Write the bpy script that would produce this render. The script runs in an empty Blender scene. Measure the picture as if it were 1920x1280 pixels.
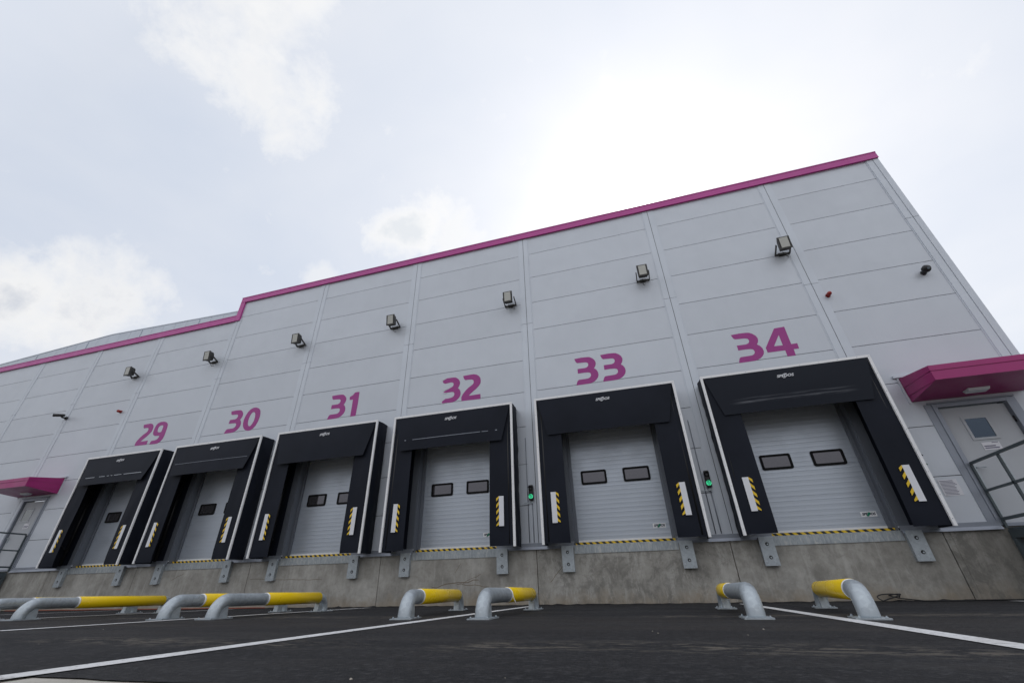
import bpy, bmesh, math, random
from mathutils import Vector, Matrix, noise
random.seed(7)
R = math.radians
scn = bpy.context.scene
COL = scn.collection

# ------------------------------------------------------------------ materials
def mat(name, col, rough=.6, metal=0., spec=.5, emit=None, es=0.):
    m = bpy.data.materials.new(name); m.use_nodes = True
    b = m.node_tree.nodes['Principled BSDF']
    b.inputs['Base Color'].default_value = (*col, 1)
    b.inputs['Roughness'].default_value = rough
    b.inputs['Metallic'].default_value = metal
    b.inputs['Specular IOR Level'].default_value = spec
    if emit:
        b.inputs['Emission Color'].default_value = (*emit, 1)
        b.inputs['Emission Strength'].default_value = es
    return m

class NT:
    def __init__(s, m): s.t = m.node_tree; s.b = s.t.nodes.get('Principled BSDF')
    def n(s, typ, **kw):
        x = s.t.nodes.new(typ)
        for k, v in kw.items(): setattr(x, k, v)
        return x
    def l(s, a, b): s.t.links.new(a, b)
    def coord(s, scale=(1, 1, 1), kind='Object'):
        tc = s.n('ShaderNodeTexCoord'); mp = s.n('ShaderNodeMapping')
        mp.inputs['Scale'].default_value = scale
        s.l(tc.outputs[kind], mp.inputs['Vector']); return mp.outputs[0]
    def noise(s, vec, scale, detail=4, rough=.55, dist=0.):
        x = s.n('ShaderNodeTexNoise'); x.inputs['Scale'].default_value = scale
        x.inputs['Detail'].default_value = detail; x.inputs['Roughness'].default_value = rough
        x.inputs['Distortion'].default_value = dist
        s.l(vec, x.inputs['Vector']); return x.outputs['Fac']
    def ramp(s, fac, stops):
        x = s.n('ShaderNodeValToRGB'); e = x.color_ramp.elements
        while len(e) < len(stops): e.new(.5)
        for i, (p, c) in enumerate(stops):
            e[i].position = p
            e[i].color = (c, c, c, 1) if isinstance(c, (int, float)) else (*c, 1)
        s.l(fac, x.inputs[0]); return x.outputs[0]
    def mix(s, fac, a, b, mode='MIX'):
        x = s.n('ShaderNodeMix', data_type='RGBA', blend_type=mode)
        for sock, v in ((x.inputs[0], fac), (x.inputs[6], a), (x.inputs[7], b)):
            if isinstance(v, tuple): sock.default_value = (*v, 1)
            elif isinstance(v, (int, float)): sock.default_value = v
            else: s.l(v, sock)
        return x.outputs[2]
    def math(s, op, a, b=0., c=None):
        x = s.n('ShaderNodeMath', operation=op)
        for i, v in enumerate((a, b, c)):
            if v is None: continue
            if isinstance(v, (int, float)): x.inputs[i].default_value = v
            else: s.l(v, x.inputs[i])
        return x.outputs[0]
    def bump(s, h, strength=.3, dist=.01):
        x = s.n('ShaderNodeBump'); x.inputs['Strength'].default_value = strength
        x.inputs['Distance'].default_value = dist
        s.l(h, x.inputs['Height']); s.l(x.outputs[0], s.b.inputs['Normal'])
    def color(s, c): s.l(c, s.b.inputs['Base Color'])
    def rough(s, c): s.l(c, s.b.inputs['Roughness'])

M = {}
def m_painted(name, col, rough, var=.06, island=0., micro=False, spec=.5, metal=0.):
    m = mat(name, col, rough, metal, spec); t = NT(m)
    v = t.coord()
    f = t.noise(v, .6, 5)
    a = tuple(c * (1 - var) for c in col); b = tuple(min(1, c * (1 + var)) for c in col)
    c = t.ramp(f, [(.3, a), (.7, b)])
    st = t.noise(t.coord((9, 9, .35)), 1., 4)
    c = t.mix(t.ramp(st, [(.5, 0.), (.8, .05)]), c, tuple(x * .72 for x in col))
    if island:
        g = t.n('ShaderNodeNewGeometry')
        k = t.ramp(g.outputs['Random Per Island'], [(0, 1 - island), (1, 1 + island * .3)])
        c = t.mix(1., c, k, 'MULTIPLY')
    t.color(c)
    t.rough(t.ramp(t.noise(v, 3, 3), [(.3, max(0, rough - .06)), (.7, rough + .08)]))
    if micro:
        w = t.n('ShaderNodeTexWave', wave_type='BANDS', bands_direction='Z')
        w.inputs['Scale'].default_value = 12
        t.l(v, w.inputs['Vector'])
        h = t.math('MULTIPLY_ADD', t.noise(v, .9, 3), 6., w.outputs['Fac'])
        t.bump(h, .05, .003)
    return m
M['panel'] = m_painted('panel_paint', (.60, .635, .69), .40, .03, .035, True, metal=.15)
M['trim'] = m_painted('trim_paint', (.61, .65, .71), .40, .05, 0, metal=.15)
M['flash'] = m_painted('flashing_paint', (.29, .315, .365), .40, .06, metal=.45)
M['backing'] = mat('joint_dark', (.035, .035, .04), .8)
M['hall'] = m_painted('hall_paint', (.56, .61, .67), .38, .05, .04, metal=.2)
M['purple'] = m_painted('purple_paint', (.52, .05, .31), .36, .06)
M['purple_dark'] = m_painted('canopy_paint', (.36, .022, .16), .36, .08)
M['number'] = m_painted('number_vinyl', (.37, .034, .255), .45, .05)
M['white'] = m_painted('white_strip', (.88, .88, .89), .45, .05)
M['decal'] = m_painted('white_vinyl', (.78, .79, .83), .5, .03)
M['yellow'] = m_painted('yellow_sleeve', (.97, .66, .008), .30, .02)
M['yellowvinyl'] = mat('yellow_vinyl', (.85, .56, .02), .5)
M['door'] = m_painted('door_panel_paint', (.52, .565, .63), .40, .04, 0, metal=.5)
M['pdoor'] = m_painted('person_door_paint', (.47, .49, .52), .5, .06)
M['black'] = mat('black_plastic', (.012, .012, .013), .45)
M['rubber'] = mat('black_rubber', (.010, .010, .011), .75, 0, .15)
M['lampbody'] = mat('lamp_body', (.055, .053, .05), .5, .2)
M['darksteel'] = m_painted('grey_green_steel', (.075, .095, .105), .45, .2, spec=.4)
M['red'] = mat('red_lens', (.32, .018, .012), .3)
M['notice'] = mat('notice_paper', (.74, .74, .78), .5)
M['ink'] = mat('notice_ink', (.16, .15, .22), .6)
M['navy'] = mat('navy_letters', (.012, .016, .045), .5)
M['green'] = mat('green_swoosh', (.01, .22, .12), .5)
M['wire'] = mat('black_cable', (.015, .015, .016), .5)
M['orange'] = mat('orange_hose', (.30, .05, .022), .6)
M['stone'] = mat('pale_stone', (.42, .38, .32), .9)
M['crack'] = mat('crack_line', (.17, .125, .085), .9)
M['shaded_reveal'] = m_painted('reveal_shade', (.17, .185, .215), .45, .06, metal=.3)  # flashing grey darkened, shade inside the shelters put into the colour

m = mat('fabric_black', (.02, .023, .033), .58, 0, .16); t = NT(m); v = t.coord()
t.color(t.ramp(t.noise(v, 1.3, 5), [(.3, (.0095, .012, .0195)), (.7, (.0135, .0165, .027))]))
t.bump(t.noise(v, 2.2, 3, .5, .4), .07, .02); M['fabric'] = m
m = mat('fabric_scuffed', (.02, .023, .033), .58, 0, .16); t = NT(m); v = t.coord((1.0, 1, 16))
n1 = t.noise(v, 1.6, 6, .62)
sp = t.n('ShaderNodeTexCoord'); sx = t.n('ShaderNodeSeparateXYZ'); t.l(sp.outputs['Object'], sx.inputs[0])
def win(o, c0, w, e):
    mr = t.n('ShaderNodeMapRange', interpolation_type='SMOOTHSTEP'); mr.inputs['From Min'].default_value = w; mr.inputs['From Max'].default_value = w - e
    t.l(t.math('ABSOLUTE', t.math('ADD', o, -c0)), mr.inputs['Value']); return mr.outputs[0]
f = t.math('MULTIPLY', t.ramp(n1, [(.40, 0.), (.72, .6)]), t.math('MULTIPLY', win(sx.outputs[0], 0., 1.35, .5), t.math('ADD', win(sx.outputs[2], 3.83, .05, .05), t.math('MULTIPLY', win(sx.outputs[2], 3.91, .04, .04), .5))))
t.color(t.mix(f, (.0138, .0168, .0255), (.26, .27, .30))); M['scuff'] = m
m = mat('hazard_stripes', (.8, .5, .01), .5); t = NT(m)
tc = t.n('ShaderNodeTexCoord'); sx = t.n('ShaderNodeSeparateXYZ'); t.l(tc.outputs['Object'], sx.inputs[0])
f = t.math('FRACT', t.math('MULTIPLY', t.math('ADD', sx.outputs[0], sx.outputs[2]), 6.8))
t.color(t.mix(t.math('GREATER_THAN', f, .5), (.75, .50, .02), (.015, .014, .013))); M['hazard'] = m

m = mat('galvanised', (.5, .54, .57), .5, .65); t = NT(m); v = t.coord()
vo = t.n('ShaderNodeTexVoronoi'); vo.inputs['Scale'].default_value = 26; t.l(v, vo.inputs['Vector'])
bw = t.n('ShaderNodeRGBToBW'); t.l(vo.outputs['Color'], bw.inputs[0])
c = t.ramp(bw.outputs[0], [(.1, (.38, .42, .455)), (.9, (.50, .55, .58))])
n1 = t.noise(v, 5, 6, .7)
c = t.mix(t.ramp(n1, [(.35, 0.), (.75, .45)]), c, (.60, .64, .66))
rust = t.ramp(t.noise(v, 9, 6, .75, .6), [(.63, 0.), (.74, .75)])
c = t.mix(rust, c, (.27, .17, .09))
rub = t.ramp(t.noise(t.coord((1.2, 1.2, 7)), 3.1, 6, .7, .8), [(.63, 0.), (.74, .4)])
c = t.mix(rub, c, (.10, .10, .10)); t.color(c)
t.rough(t.ramp(n1, [(.3, .42), (.7, .62)])); t.bump(n1, .12, .004); M['galv'] = m
m = mat('galvanised_plate', (.5, .54, .57), .45, .6); t = NT(m); v = t.coord()
n1 = t.noise(t.coord((3, 3, .8)), 5, 6, .75, 1.5)
c = t.ramp(n1, [(.35, (.30, .33, .36)), (.52, (.41, .45, .47)), (.66, (.58, .58, .55))])
c = t.mix(t.ramp(t.noise(v, 16, 4, .7), [(.64, 0.), (.72, .6)]), c, (.24, .19, .13)); t.color(c); M['plate'] = m

m = mat('cast_concrete', (.25, .23, .2), .85); t = NT(m); v = t.coord()
n1 = t.noise(v, 1.3, 9, .70); n2 = t.noise(t.coord((5, 5, .55)), 1.3, 6, .65); n3 = t.noise(v, 11, 6, .7)
c = t.ramp(n1, [(.32, (.24, .228, .204)), (.5, (.36, .345, .312)), (.66, (.48, .465, .43))])
c = t.mix(t.ramp(n2, [(.50, 0.), (.66, .6)]), c, (.50, .485, .45))
c = t.mix(t.ramp(n3, [(.5, 0.), (.8, .4)]), c, (.19, .17, .14))
sp = t.n('ShaderNodeTexCoord'); sx = t.n('ShaderNodeSeparateXYZ'); t.l(sp.outputs['Object'], sx.inputs[0])
low = t.math('MULTIPLY_ADD', t.noise(v, 2.3, 6, .7), .75, t.math('MULTIPLY', sx.outputs[2], -1.))
c = t.mix(t.ramp(low, [(.12, 0.), (.40, .6)]), c, (.29, .225, .15))
east = t.n('ShaderNodeMapRange'); east.inputs['From Min'].default_value = 4.2; east.inputs['From Max'].default_value = 6.2
t.l(sx.outputs[0], east.inputs['Value'])
c = t.mix(t.math('MULTIPLY', east.outputs[0], .5), c, (.13, .122, .105))
def xband(a, b):
    return t.math('MULTIPLY', t.math('GREATER_THAN', sx.outputs[0], a), t.math('LESS_THAN', sx.outputs[0], b))
mot = t.ramp(t.noise(t.coord((1, 1, .8)), 3.2, 10, .76, .5), [(.42, 1.), (.54, .06)])
dk = t.math('ADD', t.math('MULTIPLY', xband(-2.62, 1.55), .62), t.math('ADD', t.math('MULTIPLY', xband(1.55, 5.25), .36), t.math('ADD', t.math('MULTIPLY', xband(5.25, 9.), .8), t.math('MULTIPLY', xband(-60., -2.62), .22))))
c = t.mix(t.math('MULTIPLY', mot, dk), c, (.150, .143, .128))
scr = t.ramp(t.noise(t.coord((7, 7, 1.6)), 2.2, 8, .8, 1.2), [(.57, 0.), (.63, .6)])
c = t.mix(t.math('MULTIPLY', scr, t.math('ADD', .25, t.math('MULTIPLY', xband(-2.62, 1.55), .75))), c, (.52, .50, .46))
t.color(c); t.bump(n3, .25, .01); M['concrete'] = m

m = mat('asphalt', (.04, .04, .042), .75, 0, .22); t = NT(m); v = t.coord()
n1 = t.noise(t.coord((.10, 1.5, 1)), 2.2, 6, .6); n2 = t.noise(v, 120, 3, .6); n3 = t.noise(v, .8, 5)
c = t.ramp(n1, [(.28, (.011, .0115, .014)), (.5, (.022, .0215, .0235)), (.72, (.044, .041, .040))])
c = t.mix(t.ramp(n3, [(.45, 0.), (.8, .5)]), c, (.024, .0245, .029))
c = t.mix(t.ramp(n2, [(.56, 0.), (.8, .45)]), c, (.085, .082, .08))
c = t.mix(t.ramp(t.noise(v, 24, 6, .7), [(.50, 0.), (.68, .75)]), c, (.074, .073, .076))
c = t.mix(t.ramp(t.noise(v, 38, 4, .7), [(.34, .8), (.47, 0.)]), c, (.008, .008, .0095))
c = t.mix(t.ramp(t.noise(v, 60, 2), [(.3, .5), (.48, 0.)]), c, (.014, .014, .015))
sp = t.n('ShaderNodeTexCoord'); sx = t.n('ShaderNodeSeparateXYZ'); t.l(sp.outputs['Object'], sx.inputs[0])
yw = t.math('MULTIPLY_ADD', t.noise(t.coord((.5, .5, 1)), 1.5, 3), .5, sx.outputs[1])
def band(y0, w):
    d = t.math('ABSOLUTE', t.math('ADD', yw, -y0)); return t.math('SUBTRACT', 1., t.math('MINIMUM', t.math('DIVIDE', d, w), 1.))
bands = t.math('MAXIMUM', band(-7.42, .34), t.math('MULTIPLY', band(-4.35, .38), .9))
scr = t.math('MULTIPLY', bands, t.ramp(t.noise(t.coord((2.2, 6, 1)), 2.4, 9, .74), [(.50, 0.), (.55, 1.)]))
scr = t.math('MULTIPLY', scr, t.ramp(t.noise(t.coord((.45, .3, 1)), 1.7, 3), [(.40, 0.), (.52, 1.)]))
c = t.mix(t.math('MULTIPLY', scr, .5), c, (.27, .235, .19))
br = t.math('MULTIPLY', band(-5.6, 1.6), t.ramp(t.noise(t.coord((.15, 2.5, 1)), 2.0, 5), [(.36, 0.), (.6, .4)]))
c = t.mix(br, c, (.062, .049, .040))
t.color(c); t.rough(t.ramp(n3, [(.3, .62), (.7, .85)]))
t.bump(t.math('ADD', n2, t.math('MULTIPLY', t.noise(v, 45, 3), .8)), .8, .016); M['asphalt'] = m
m = mat('apron_concrete', (.5, .47, .42), .85); t = NT(m); v = t.coord()
c = t.ramp(t.noise(v, 1.4, 7, .65), [(.3, (.40, .37, .32)), (.7, (.56, .53, .48))])
c = t.mix(t.ramp(t.noise(v, 40, 4), [(.55, 0.), (.75, .5)]), c, (.3, .27, .23)); t.color(c)
t.bump(t.noise(v, 60, 3), .3, .006); M['apron'] = m
m = mat('yard_ground', (.3, .28, .25), .9); t = NT(m); v = t.coord()
t.color(t.ramp(t.noise(v, .12, 8, .65), [(.3, (.055, .053, .05)), (.7, (.10, .095, .085))])); M['yard'] = m
m = mat('road_paint', (.7, .7, .7), .6); t = NT(m); v = t.coord()
c = t.ramp(t.noise(v, 1.5, 6, .6), [(.3, (.66, .65, .64)), (.7, (.80, .80, .81))])
c = t.mix(t.ramp(t.noise(v, 22, 7, .75), [(.54, 0.), (.64, .8)]), c, (.15, .135, .125))
c = t.mix(t.ramp(t.noise(t.coord((1, .5, 1)), 3, 5, .7), [(.56, 0.), (.75, .5)]), c, (.45, .41, .37))
t.color(c); M['paint'] = m
def m_glass(name, base, rough=.06, metal=.75):
    m = mat(name, base, rough, metal); t = NT(m)
    t.bump(t.noise(t.coord(), 1.2, 1), .02, .02); return m
M['glass'] = m_glass('window_glass', (.17, .165, .18))
M['glassblue'] = m_glass('door_glass', (.08, .105, .14), .12)
M['glasspale'] = m_glass('pale_door_glass', (.30, .31, .31), .25)
m = mat('lamp_glass', (.42, .42, .40), .25); t = NT(m)
vo = t.n('ShaderNodeTexVoronoi'); vo.inputs['Scale'].default_value = 38; vo.inputs['Randomness'].default_value = 0
t.l(t.coord(), vo.inputs['Vector'])
t.color(t.ramp(vo.outputs['Distance'], [(.2, (.62, .62, .57)), (.6, (.40, .40, .37))])); M['lampglass'] = m
m = mat('green_led', (.03, .25, .12), .4, 0, .5, (.05, 1., .38), 1.7); t = NT(m)
vo = t.n('ShaderNodeTexVoronoi'); vo.inputs['Scale'].default_value = 48; vo.inputs['Randomness'].default_value = .2
t.l(t.coord(), vo.inputs['Vector'])
t.l(t.ramp(vo.outputs['Distance'], [(.25, (.10, 1., .45)), (.55, (.0, .10, .05))]), t.b.inputs['Emission Color']); M['led'] = m

# ------------------------------------------------------------------ mesh helpers
class MB:
    def __init__(s): s.bm = bmesh.new(); s.mi = 0
    def _f(s, vs):
        try:
            f = s.bm.faces.new(vs); f.material_index = s.mi; return f
        except ValueError: return None
    def box(s, x0, x1, y0, y1, z0, z1, bev=0.):
        return s.hexa([(x0, y0, z0), (x1, y0, z0), (x1, y1, z0), (x0, y1, z0), (x0, y0, z1), (x1, y0, z1), (x1, y1, z1), (x0, y1, z1)], bev)
    def hexa(s, p, bev=0.):
        vs = [s.bm.verts.new(q) for q in p]
        fs = [s._f([vs[i] for i in q]) for q in ((3, 2, 1, 0), (4, 5, 6, 7), (0, 1, 5, 4), (1, 2, 6, 5), (2, 3, 7, 6), (3, 0, 4, 7))]
        if bev:
            es = list({e for f in fs if f for e in f.edges})
            r = bmesh.ops.bevel(s.bm, geom=es, offset=bev, segments=2, profile=.6, affect='EDGES')
            for f in r['faces']: f.material_index = s.mi
        return s
    def tube(s, pts, r, n=14, cap=True):
        pts = [Vector(p) for p in pts]; rings = []; prev = None
        for i, p in enumerate(pts):
            d = (pts[min(i + 1, len(pts) - 1)] - pts[max(i - 1, 0)]).normalized()
            if prev is None:
                a = Vector((0, 0, 1)) if abs(d.z) < .9 else Vector((1, 0, 0))
                u = d.cross(a).normalized()
            else:
                u = (prev - d * prev.dot(d)).normalized()
            prev = u; w = d.cross(u)
            rr = r[i] if isinstance(r, (list, tuple)) else r
            rings.append([s.bm.verts.new(p + (u * math.cos(2 * math.pi * k / n) + w * math.sin(2 * math.pi * k / n)) * rr) for k in range(n)])
        for a, b in zip(rings, rings[1:]):
            for k in range(n):
                f = s._f((a[k], a[(k + 1) % n], b[(k + 1) % n], b[k]))
                if f: f.smooth = True
        if cap: s._f(list(reversed(rings[0]))); s._f(rings[-1])
        return s
    def prism(s, poly, axis, a0, a1):
        """closed polygon (2-D) extruded along axis between a0 and a1"""
        def P(q, a):
            return {'x': (a, q[0], q[1]), 'y': (q[0], a, q[1]), 'z': (q[0], q[1], a)}[axis]
        A = [s.bm.verts.new(P(q, a0)) for q in poly]; B = [s.bm.verts.new(P(q, a1)) for q in poly]
        s._f(list(reversed(A))); s._f(B)
        n = len(poly)
        for i in range(n): s._f((A[i], A[(i + 1) % n], B[(i + 1) % n], B[i]))
        return s
    def sheet(s, fn, nu, nv, th):
        """slab following fn(u,v)->point with thickness vector th"""
        th = Vector(th)
        F = [[s.bm.verts.new(Vector(fn(i / nu, j / nv))) for j in range(nv + 1)] for i in range(nu + 1)]
        K = [[s.bm.verts.new(F[i][j].co + th) for j in range(nv + 1)] for i in range(nu + 1)]
        for i in range(nu):
            for j in range(nv):
                for G, o in ((F, 1), (K, -1)):
                    q = [G[i][j], G[i + 1][j], G[i + 1][j + 1], G[i][j + 1]]
                    f = s._f(q[::o]); 
                    if f: f.smooth = True
        rim = []
        for i in range(nu):
            rim += [s._f((F[i][0], K[i][0], K[i + 1][0], F[i + 1][0])), s._f((F[i + 1][nv], K[i + 1][nv], K[i][nv], F[i][nv]))]
        for j in range(nv):
            rim += [s._f((F[0][j + 1], K[0][j + 1], K[0][j], F[0][j])), s._f((F[nu][j], K[nu][j], K[nu][j + 1], F[nu][j + 1]))]
        for f in rim:
            if f:
                for e in f.edges: e.smooth = False
        return s
    def build(s, name, mats, parent=None, loc=None):
        bmesh.ops.recalc_face_normals(s.bm, faces=s.bm.faces[:])
        me = bpy.data.meshes.new(name); s.bm.to_mesh(me); s.bm.free()
        for q in (mats if isinstance(mats, (list, tuple)) else [mats]): me.materials.append(M[q])
        o = bpy.data.objects.new(name, me); COL.objects.link(o)
        if parent: o.parent = parent
        if loc: o.location = loc
        return o
def tag(o, label=None, cat=None, group=None, kind=None):
    for k, v in (('label', label), ('category', cat), ('group', group), ('kind', kind)):
        if v: o[k] = v
    return o
def thing(name, loc, label, cat, group=None):
    o = bpy.data.objects.new(name, None); COL.objects.link(o); o.location = loc
    return tag(o, label, cat, group)
def box(name, mt, parent, *a, bev=0.):
    return MB().box(*a, bev=bev).build(name, mt, parent)
def text_mesh(mb, txt, size, x, y, z, shear=0., off=0., wide=1.):
    """lettering lying in the x-z plane facing -y, centred on x"""
    cu = bpy.data.curves.new('t', 'FONT'); cu.body = txt; cu.size = size; cu.align_x = 'CENTER'; cu.align_y = 'CENTER'
    cu.shear = shear; cu.offset = off; cu.extrude = .0015; cu.resolution_u = 3
    ob = bpy.data.objects.new('t', cu); COL.objects.link(ob)
    dg = bpy.context.evaluated_depsgraph_get(); me = bpy.data.meshes.new_from_object(ob.evaluated_get(dg))
    vs = [mb.bm.verts.new((x + v.co.x * wide, y - v.co.z, z + v.co.y)) for v in me.vertices]
    for p in me.polygons: mb._f([vs[i] for i in p.vertices])
    bpy.data.objects.remove(ob); bpy.data.curves.remove(cu); bpy.data.meshes.remove(me)
def poly_fill(mb, loops, y0, y1):
    """flat letter shape with holes, given thickness along y"""
    from mathutils.geometry import tessellate_polygon
    flat = [p for l in loops for p in l]
    tris = tessellate_polygon([[Vector((p[0], p[1], 0)) for p in l] for l in loops])
    A = [mb.bm.verts.new((p[0], y0, p[1])) for p in flat]; B = [mb.bm.verts.new((p[0], y1, p[1])) for p in flat]
    for q in tris: mb._f([A[i] for i in q]); mb._f([B[i] for i in reversed(q)])
    k = 0
    for l in loops:
        n = len(l)
        for i in range(n): mb._f((A[k + i], A[k + (i + 1) % n], B[k + (i + 1) % n], B[k + i]))
        k += n

# ------------------------------------------------------------------ layout (metres; wall face y=0, camera at y<0)
DOCK = {34: 3.4888, 33: -.6038, 32: -4.713, 31: -8.7497, 30: -12.876, 29: -16.9872}
TRIM = [5.0904, 1.6481, -2.5534, -6.6037, -10.6459, -14.6572, -18.7574, -22.4058, -26.1498, -29.9, -33.7, -37.5]
Z0, PAN = 10.0239, .9959
XR, XL, XSTEP = 8.085, -40., -14.66
ZB = 1.125                                    # top of the concrete plinth
RTOP, LTOP = 11.0, 10.12
def gz(y): return -.04 * (max(y, -13) + .5) if y < -.0 else -.02

# ------------------------------------------------------------------ ground
def strip(name, mt, x0, x1, ys, dz, kind='structure', ragged=None):
    mb = MB(); nx = 1 if not ragged else 900
    prev = None
    for j, y in enumerate(ys):
        row = []
        for i in range(nx + 1):
            x = x0 + (x1 - x0) * i / nx
            yy = y
            if ragged and j == len(ys) - 1: yy += ragged * (noise.noise(Vector((x * 2.1, 0, 0))) + .6 * noise.noise(Vector((x * 8, 3, 0))))
            row.append(mb.bm.verts.new((x, yy, gz(yy) + dz + (.012 + .022 * abs(noise.noise(Vector((x * 3, 7, 0)))) + .03 * max(0, noise.noise(Vector((x * 11, 2, 0)))) if ragged and j == 0 else 0))))
        if prev:
            for i in range(nx): mb._f((prev[i], row[i], row[i + 1], prev[i + 1]))
        prev = row
    o = mb.build(name, mt); tag(o, kind=kind); return o
strip('ground', 'yard', -500, 500, [500, .0, -13, -600], -.012)
strip('concrete_apron', 'apron', -60, 60, [-8.80, -11.6], -.005)
strip('asphalt_yard', 'asphalt', -60, 40, [.0, -.05, -3, -6, -8.94], 0, ragged=.05)
for xl, y0, lx in ((1.44, -.35, 0), (-2.68, -.35, 0), (-6.72, -.3, 0), (-10.74, -.3, 0), (-14.85, -.3, 0), (5.6, -.3, 0)):
    mb = MB(); a = []
    yy = [y0 - i * .35 for i in range(26)] + [-9.35]
    for y in yy: a.append([mb.bm.verts.new((xl + s * .074 + .004 * noise.noise(Vector((xl, y * 5, s))), y, gz(y) + .004)) for s in (-1, 1)])
    for p, q in zip(a, a[1:]): mb._f((p[0], p[1], q[1], q[0]))
    tag(mb.build('road_marking', 'paint'), kind='structure')
mb = MB()
for i in range(14):
    x = random.uniform(-6, 4); y = random.uniform(-9.2, -5.5); s = random.choice((.003, .004, .005, .006))
    c = Vector((x, y, gz(y) + s * .35)); ang = random.uniform(0, 3.1)
    vs = [mb.bm.verts.new(c + Vector((math.cos(ang + k * 1.257) * s * random.uniform(.7, 1.5), math.sin(ang + k * 1.257) * s, random.uniform(-.4, .1) * s))) for k in range(5)]
    top = mb.bm.verts.new(c + Vector((0, 0, s * .5)))
    for k in range(5): mb._f((vs[k], vs[(k + 1) % 5], top))
tag(mb.build('stone_chips', 'stone'), 'small pale stone chips scattered over the dark asphalt', 'stones', kind='stuff')

# ------------------------------------------------------------------ warehouse
W = thing('warehouse', (-6, 20, 0), 'long grey panelled warehouse with purple roof edge and six numbered loading docks', 'building')
W.location = (0, 0, 0)
HOLES = [(xc - 1.12, xc + 1.12, ZB, 4.2) for xc in DOCK.values()] + [(6.17, 7.44, ZB, 3.46), (-22.2, -20.95, ZB, 3.46)]
mb = MB()
edges = sorted([XR - .2, XL] + TRIM)
rows = [10.72] + [Z0 - k * PAN for k in range(9)] + [ZB + .05]
g = .007
def panel(x0, x1, z0, z1):
    if x1 - x0 < .02 or z1 - z0 < .02: return
    mb.box(x0, x1, 0, .075, z0, z1)
for xa, xb in zip(edges, edges[1:]):
    rr = list(rows)
    if xb < XSTEP + .3: rr = [9.95] + rows[2:]
    if xb >= XSTEP + .3: rr[0] = 10.9
    for zt, zb in zip(rr, rr[1:]):
        a, b, z0, z1 = xa + .0, xb - .0, zb + g, zt - g
        hs = sorted([h for h in HOLES if h[0] < b and h[1] > a and h[2] < z1 and h[3] > z0])
        if not hs: panel(a, b, z0, z1); continue
        x = a
        for h in hs:
            if h[0] > x: panel(x, h[0], z0, z1)
            if h[3] < z1: panel(max(x, h[0]), min(b, h[1]), h[3], z1)
            x = max(x, h[1])
        if x < b: panel(x, b, z0, z1)
mb.mi = 1
def back(x0, x1, z0, z1): mb.box(x0, x1, .03, .30, z0, z1)
hx = sorted(HOLES); x = XL
for h in hx:
    back(x, h[0] - .004, ZB - .02, LTOP - .2 if x < XSTEP else 10.6)
    back(h[0] - .003, h[1] + .003, h[3] + .004, LTOP - .2 if h[0] < XSTEP else 10.6); x = h[1] + .004
back(x, XR - .02, ZB - .02, 10.6)
back(XSTEP, -12, 9.5, 10.6)
mb.build('wall', ['panel', 'backing'], W)
# rest of the volume: end wall, roof decks, back
mb = MB(); mb.box(XR - .1, XR - .015, .31, 45, 0.9, 10.9); mb.build('end_wall', 'panel', W)
mb = MB(); mb.box(XSTEP + .05, XR - .1, .31, 45, 10.55, 10.8); mb.box(XL, XSTEP + .05, .31, 45, 9.6, 9.9)
mb.box(XSTEP - .05, XSTEP + .04, .31, 45, 9.9, 10.5); mb.build('roof', 'flash', W)
# pilaster trims
for tx in TRIM:
    mb = MB(); top = 9.92 if tx < XSTEP + .3 else 10.75
    if abs(tx + 14.6572) < .01: top = 9.92
    split = 6.95 if tx > 4 else 7.28
    for z0, z1 in ((ZB + .07, split - .004), (split + .004, top)):
        for a, b in ((-.165, -.006), (.006, .165)):
            mb.box(tx + a, tx + b, -.013, -.001, z0, z1, .003)
        mb.box(tx - .19, tx - .167, -.006, -.001, z0, z1); mb.box(tx + .167, tx + .19, -.006, -.001, z0, z1)
    mb.mi = 1; mb.box(tx - .0055, tx + .0055, -.006, -.001, ZB + .07, top)
    mb.build('pilaster_trim', ['trim', 'backing'], W)
mb = MB()
for z0, z1 in ((ZB + .07, 8.425), (8.435, 10.75)):
    mb.box(7.80, 7.955, -.024, -.001, z0, z1, .003); mb.box(7.962, XR + .012, -.034, -.001, z0, z1, .004)
    mb.box(XR - .012, XR + .012, .0, .3, z0, z1)
    mb.box(7.775, 7.799, -.010, -.001, z0, z1)
mb.build('corner_trim', 'trim', W)
# base flashing
x = XL
stops = [h[0] for h in hx] + [XR + .01]; starts = [XL] + [h[1] for h in hx]
for a, b in zip(starts, stops):
    mb = MB(); mb.box(a, b, -.030, -.002, ZB + .001, ZB + .09); mb.hexa([(a, -.055, ZB - .045), (b, -.055, ZB - .045), (b, -.048, ZB - .045), (a, -.048, ZB - .045), (a, -.037, ZB + .012), (b, -.037, ZB + .012), (b, -.031, ZB + .012), (a, -.031, ZB + .012)])
    mb.build('base_flashing', 'flash', W)
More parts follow.
